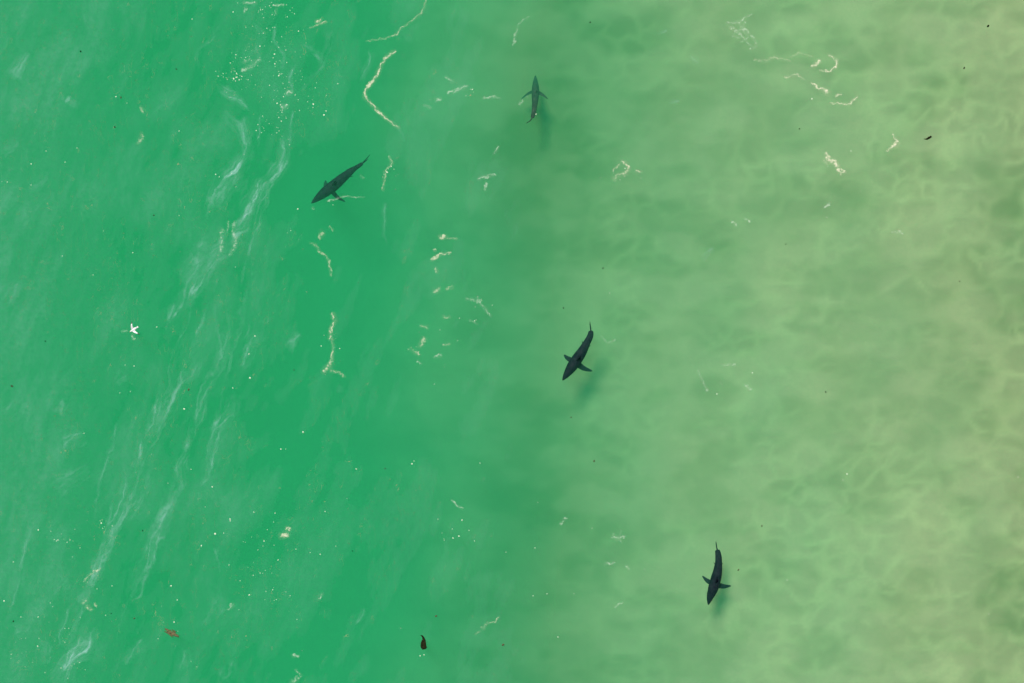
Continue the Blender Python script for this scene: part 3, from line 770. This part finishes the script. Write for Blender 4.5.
# ---------------------------------------------------------------- kelp scraps
def kelp_mat(name, a, b):
    m, t, p = new_mat(name)
    c = mix_col(t, maprange(t, noise_out(t, 18, 5), .35, .65), a, b)
    t.links.new(c, p.inputs['Base Color']); p.inputs['Roughness'].default_value = .8; p.inputs['Specular IOR Level'].default_value = .05
    return m
m_kelp = kelp_mat('dark_kelp', (.005, .010, .003), (.020, .018, .007))
m_brown = kelp_mat('brown_kelp', (.075, .085, .04), (.13, .11, .055))
def frond(name, pts, mat, seed, lift=0.0, parent=None):
    """an irregular leathery blade along (px, py, half width px), with real thickness and ruffled edges"""
    rr = random.Random(seed)
    P = catmull([(a, b, c) for a, b, c in pts], 18)
    k = FW / 1024.0
    vts, fcs = [], []
    K = 10
    cx, cy = P[:, 0].mean(), P[:, 1].mean()
    X0, Y0 = (cx - 512) * k, (341.5 - cy) * k
    Z0 = float(swell(X0, Y0))
    T = np.gradient(P[:, :2], axis=0); T /= np.linalg.norm(T, axis=1)[:, None] + 1e-9
    for i in range(len(P)):
        wl = P[i, 2] * rr.uniform(.72, 1.22); wr = P[i, 2] * rr.uniform(.72, 1.22)
        for j in range(K):
            a = 2 * math.pi * j / K
            s_ = math.cos(a); ww = wl if s_ < 0 else wr
            px = P[i, 0] - T[i, 1] * s_ * ww; py = P[i, 1] + T[i, 0] * s_ * ww
            vts.append(((px - cx) * k, -(py - cy) * k, lift + .012 + .022 * math.sin(a) + .018 * math.sin(i * 1.7 + s_ * 2)))
    n = len(P)
    for i in range(n - 1):
        for j in range(K):
            j2 = (j + 1) % K
            fcs.append((i * K + j, i * K + j2, (i + 1) * K + j2, (i + 1) * K + j))
    fcs.append(tuple(range(K - 1, -1, -1))); fcs.append(tuple((n - 1) * K + j for j in range(K)))
    o = link_mesh(name, vts, fcs, mat)
    o.location = (X0, Y0, Z0)
    return o
def kelp_thing(label, blades, mat, group='drifting kelp scraps', name='kelp_scrap'):
    k = FW / 1024.0
    if len(blades) == 1:
        o = frond(name, blades[0], mat, len(label) * 7)
        return tag(o, label, 'seaweed', group)
    e = bpy.data.objects.new(name, None); COL.objects.link(e)
    bx, by = blades[0][0][:2]
    e.location = ((bx - 512) * k, (341.5 - by) * k, 0); e.empty_display_size = .1
    tag(e, label, 'seaweed', group)
    for i, bl in enumerate(blades):
        o = frond('blade', bl, mat, 50 + i * 3 + len(label), lift=.012 * i)
        o.parent = e; o.location = Vector(o.location) - e.location
    return e
kelp_thing('largest dark kelp clump with a hooked tip, near the bottom edge',
           [[(420.5,635.4,.3),(422.4,636.6,.9),(423.6,639,1.3),(423.5,643,1.9),(424,647,2.2),(424.4,649.5,1.6)],
            [(422.6,640,.8),(421.8,643.5,1.1),(421.7,647,1.3),(423,649.2,.8)], [(424.8,640,.7),(425.4,645,.9),(426.2,648.2,.8)]], m_kelp)
kelp_thing('black crescent of kelp over the pale water at upper right', [[(924.3,138.8,.3),(927,138.9,.9),(929.5,137.6,1.2),(931.8,136.2,.9)]], m_kelp)
kelp_thing('reddish brown kelp patch in the lower left water', [[(165,628.5,.7),(169,631,1.6),(174,634,1.8),(179,636.5,.8)],[(164.5,631,.4),(169,633.5,.9),(173,637,.5)],[(172,629.5,.4),(176,632,.9)]], m_brown)
SC = [(81,51.5,1.3,m_kelp,'small dark kelp scrap near the top left corner'),
      (13.5,621,1.2,m_kelp,'round black kelp scrap at the lower left edge'),
      (111.5,613,.8,m_kelp,'tiny black kelp speck between the twin foam dabs and the brown kelp'),
      (143,530.5,1.0,m_kelp,'upright dark kelp speck in the lower left water'),
      (115,127,1.2,m_brown,'brown kelp speck left of the two upright foam flecks'),
      (121,97.5,1.5,m_brown,'faint brown kelp smudge in the upper left water'),
      (176.5,69,1.1,m_brown,'faint kelp speck left of the speckled foam'),
      (154,215,1.1,m_brown,'lone brown kelp speck left of the broad foam band'),
      (188.5,389.5,1.7,m_brown,'reddish kelp tuft in the middle of the left water'),
      (12,386,1.8,m_brown,'brown kelp smudge close to the left edge'),
      (46,341,1.0,m_kelp,'dark kelp speck between the left edge and the gull'),
      (294,370,1.0,m_brown,'kelp speck left of the upright foam chain'),
      (134.5,618,1.3,m_brown,'brown kelp bit just above the reddish kelp patch'),
      (436,616,1.6,m_brown,'rust brown kelp bit up and right of the largest kelp clump'),
      (503,644.5,2.0,m_brown,'brown kelp bit near the bottom edge below the feathery foam'),
      (352.5,551,.9,m_kelp,'tiny dark kelp speck alone in the lower middle green water'),
      (385,468.5,1.0,m_brown,'brown kelp speck left of the hooked foam line'),
      (594,461,1.5,m_brown,'brown kelp bit between the middle and the lowest shark'),
      (603,268,1.1,m_kelp,'dark kelp speck above the middle shark'),
      (563.5,308,1.0,m_kelp,'dark kelp speck just up and left of the tail of the middle shark'),
      (590,22.5,1.1,m_kelp,'dark kelp speck by the top edge right of the topmost shark'),
      (988,26,1.9,m_kelp,'dark kelp bit in the top right corner'),
      (964,68,1.4,m_kelp,'small kelp bit at the right below the top right corner'),
      (799,129,1.0,m_kelp,'tiny kelp speck left of the foam tuft with two tails'),
      (826,392,1.2,m_kelp,'dark kelp speck in the middle of the pale water'),
      (738.5,570,1.5,m_brown,'brown kelp bit just right of the lowest shark'),
      (762,526,1.3,m_brown,'kelp bit up and right of the lowest shark'),
      (786,244,.9,m_kelp,'tiny kelp speck over the pale water at upper middle'),
      (571,417,1.1,m_brown,'kelp bit below the shadow of the middle shark'),
      (960,281,.8,m_kelp,'tiny kelp speck near the right edge')]
for i, (px, py, r_, mt, lab) in enumerate(SC):
    r_ *= .7; a = rg.uniform(0, 3.1); dx, dy = math.cos(a) * r_, math.sin(a) * r_
    kelp_thing(lab, [[(px - dx, py - dy, r_ * .3), (px - dx * .2, py - dy * .2 + .2, r_ * .75), (px + dx, py + dy, r_ * .35)]], mt)

# ---------------------------------------------------------------- the gull
m_feather, t, p = new_mat('white_feathers'); p.inputs['Base Color'].default_value = (.60, .61, .60, 1); p.inputs['Roughness'].default_value = .7
m_tip, t, p = new_mat('dark_feathers'); p.inputs['Base Color'].default_value = (.05, .045, .04, 1); p.inputs['Roughness'].default_value = .7
m_beak, t, p = new_mat('beak'); p.inputs['Base Color'].default_value = (.55, .35, .08, 1)
gull = bpy.data.objects.new('gull', None); COL.objects.link(gull)
GZ = 0.45
gxy = at(134.0, 329.3, GZ)
gull.location = (*gxy, GZ); gull.rotation_euler = (0, 0, R(212)); gull.empty_display_size = .2; gull.scale = (.76, .76, .76)
tag(gull, 'white gull flying low with bent wings over the green water at left', 'bird')
def loft(name, secs, mat, parent):
    """secs: (centre, half width vector, half height vector)"""
    v, f = [], []; K = 12
    for c, a, b in secs:
        c, a, b = map(np.array, (c, a, b))
        for i in range(K):
            th = 2 * math.pi * i / K
            v.append(c + a * math.cos(th) + b * math.sin(th))
    for r_ in range(len(secs) - 1):
        for i in range(K):
            j = (i + 1) % K
            f.append((r_ * K + i, r_ * K + j, (r_ + 1) * K + j, (r_ + 1) * K + i))
    f.append(tuple(range(K - 1, -1, -1))); f.append(tuple((len(secs) - 1) * K + i for i in range(K)))
    return link_mesh(name, v, f, mat, parent)
Y3, Z3 = np.array([0, 1, 0.]), np.array([0, 0, 1.])
prof = [(-.19,.012),(-.14,.045),(-.05,.075),(.04,.078),(.11,.06),(.15,.042),(.19,.042),(.22,.034),(.235,.012)]
loft('body', [((x, 0, 0), Y3 * r_, Z3 * r_ * .9) for x, r_ in prof], m_feather, gull)
loft('beak', [((.23, 0, 0), Y3 * .012, Z3 * .014), ((.285, 0, -.01), Y3 * .004, Z3 * .005)], m_beak, gull)
loft('tail', [((-.15, 0, 0), Y3 * .03, Z3 * .012), ((-.26, 0, 0), Y3 * .05, Z3 * .006)], m_feather, gull)
for sg in (-1, 1):
    def wing(ss): return [((.06 - .18 * s ** 1.3, sg * (.05 + .34 * s), .02 + .10 * math.sin(s * 2.2)), np.array([.075 * (1 - .75 * s), 0, 0]), Z3 * .010 * (1 - .5 * s)) for s in ss]
    wobj = loft('wing', wing([0, .15, .3, .45, .6, .74]), m_feather, gull)
    loft('wing_tip', wing([.742, .82, .9, .96, 1.0]), m_tip, wobj)
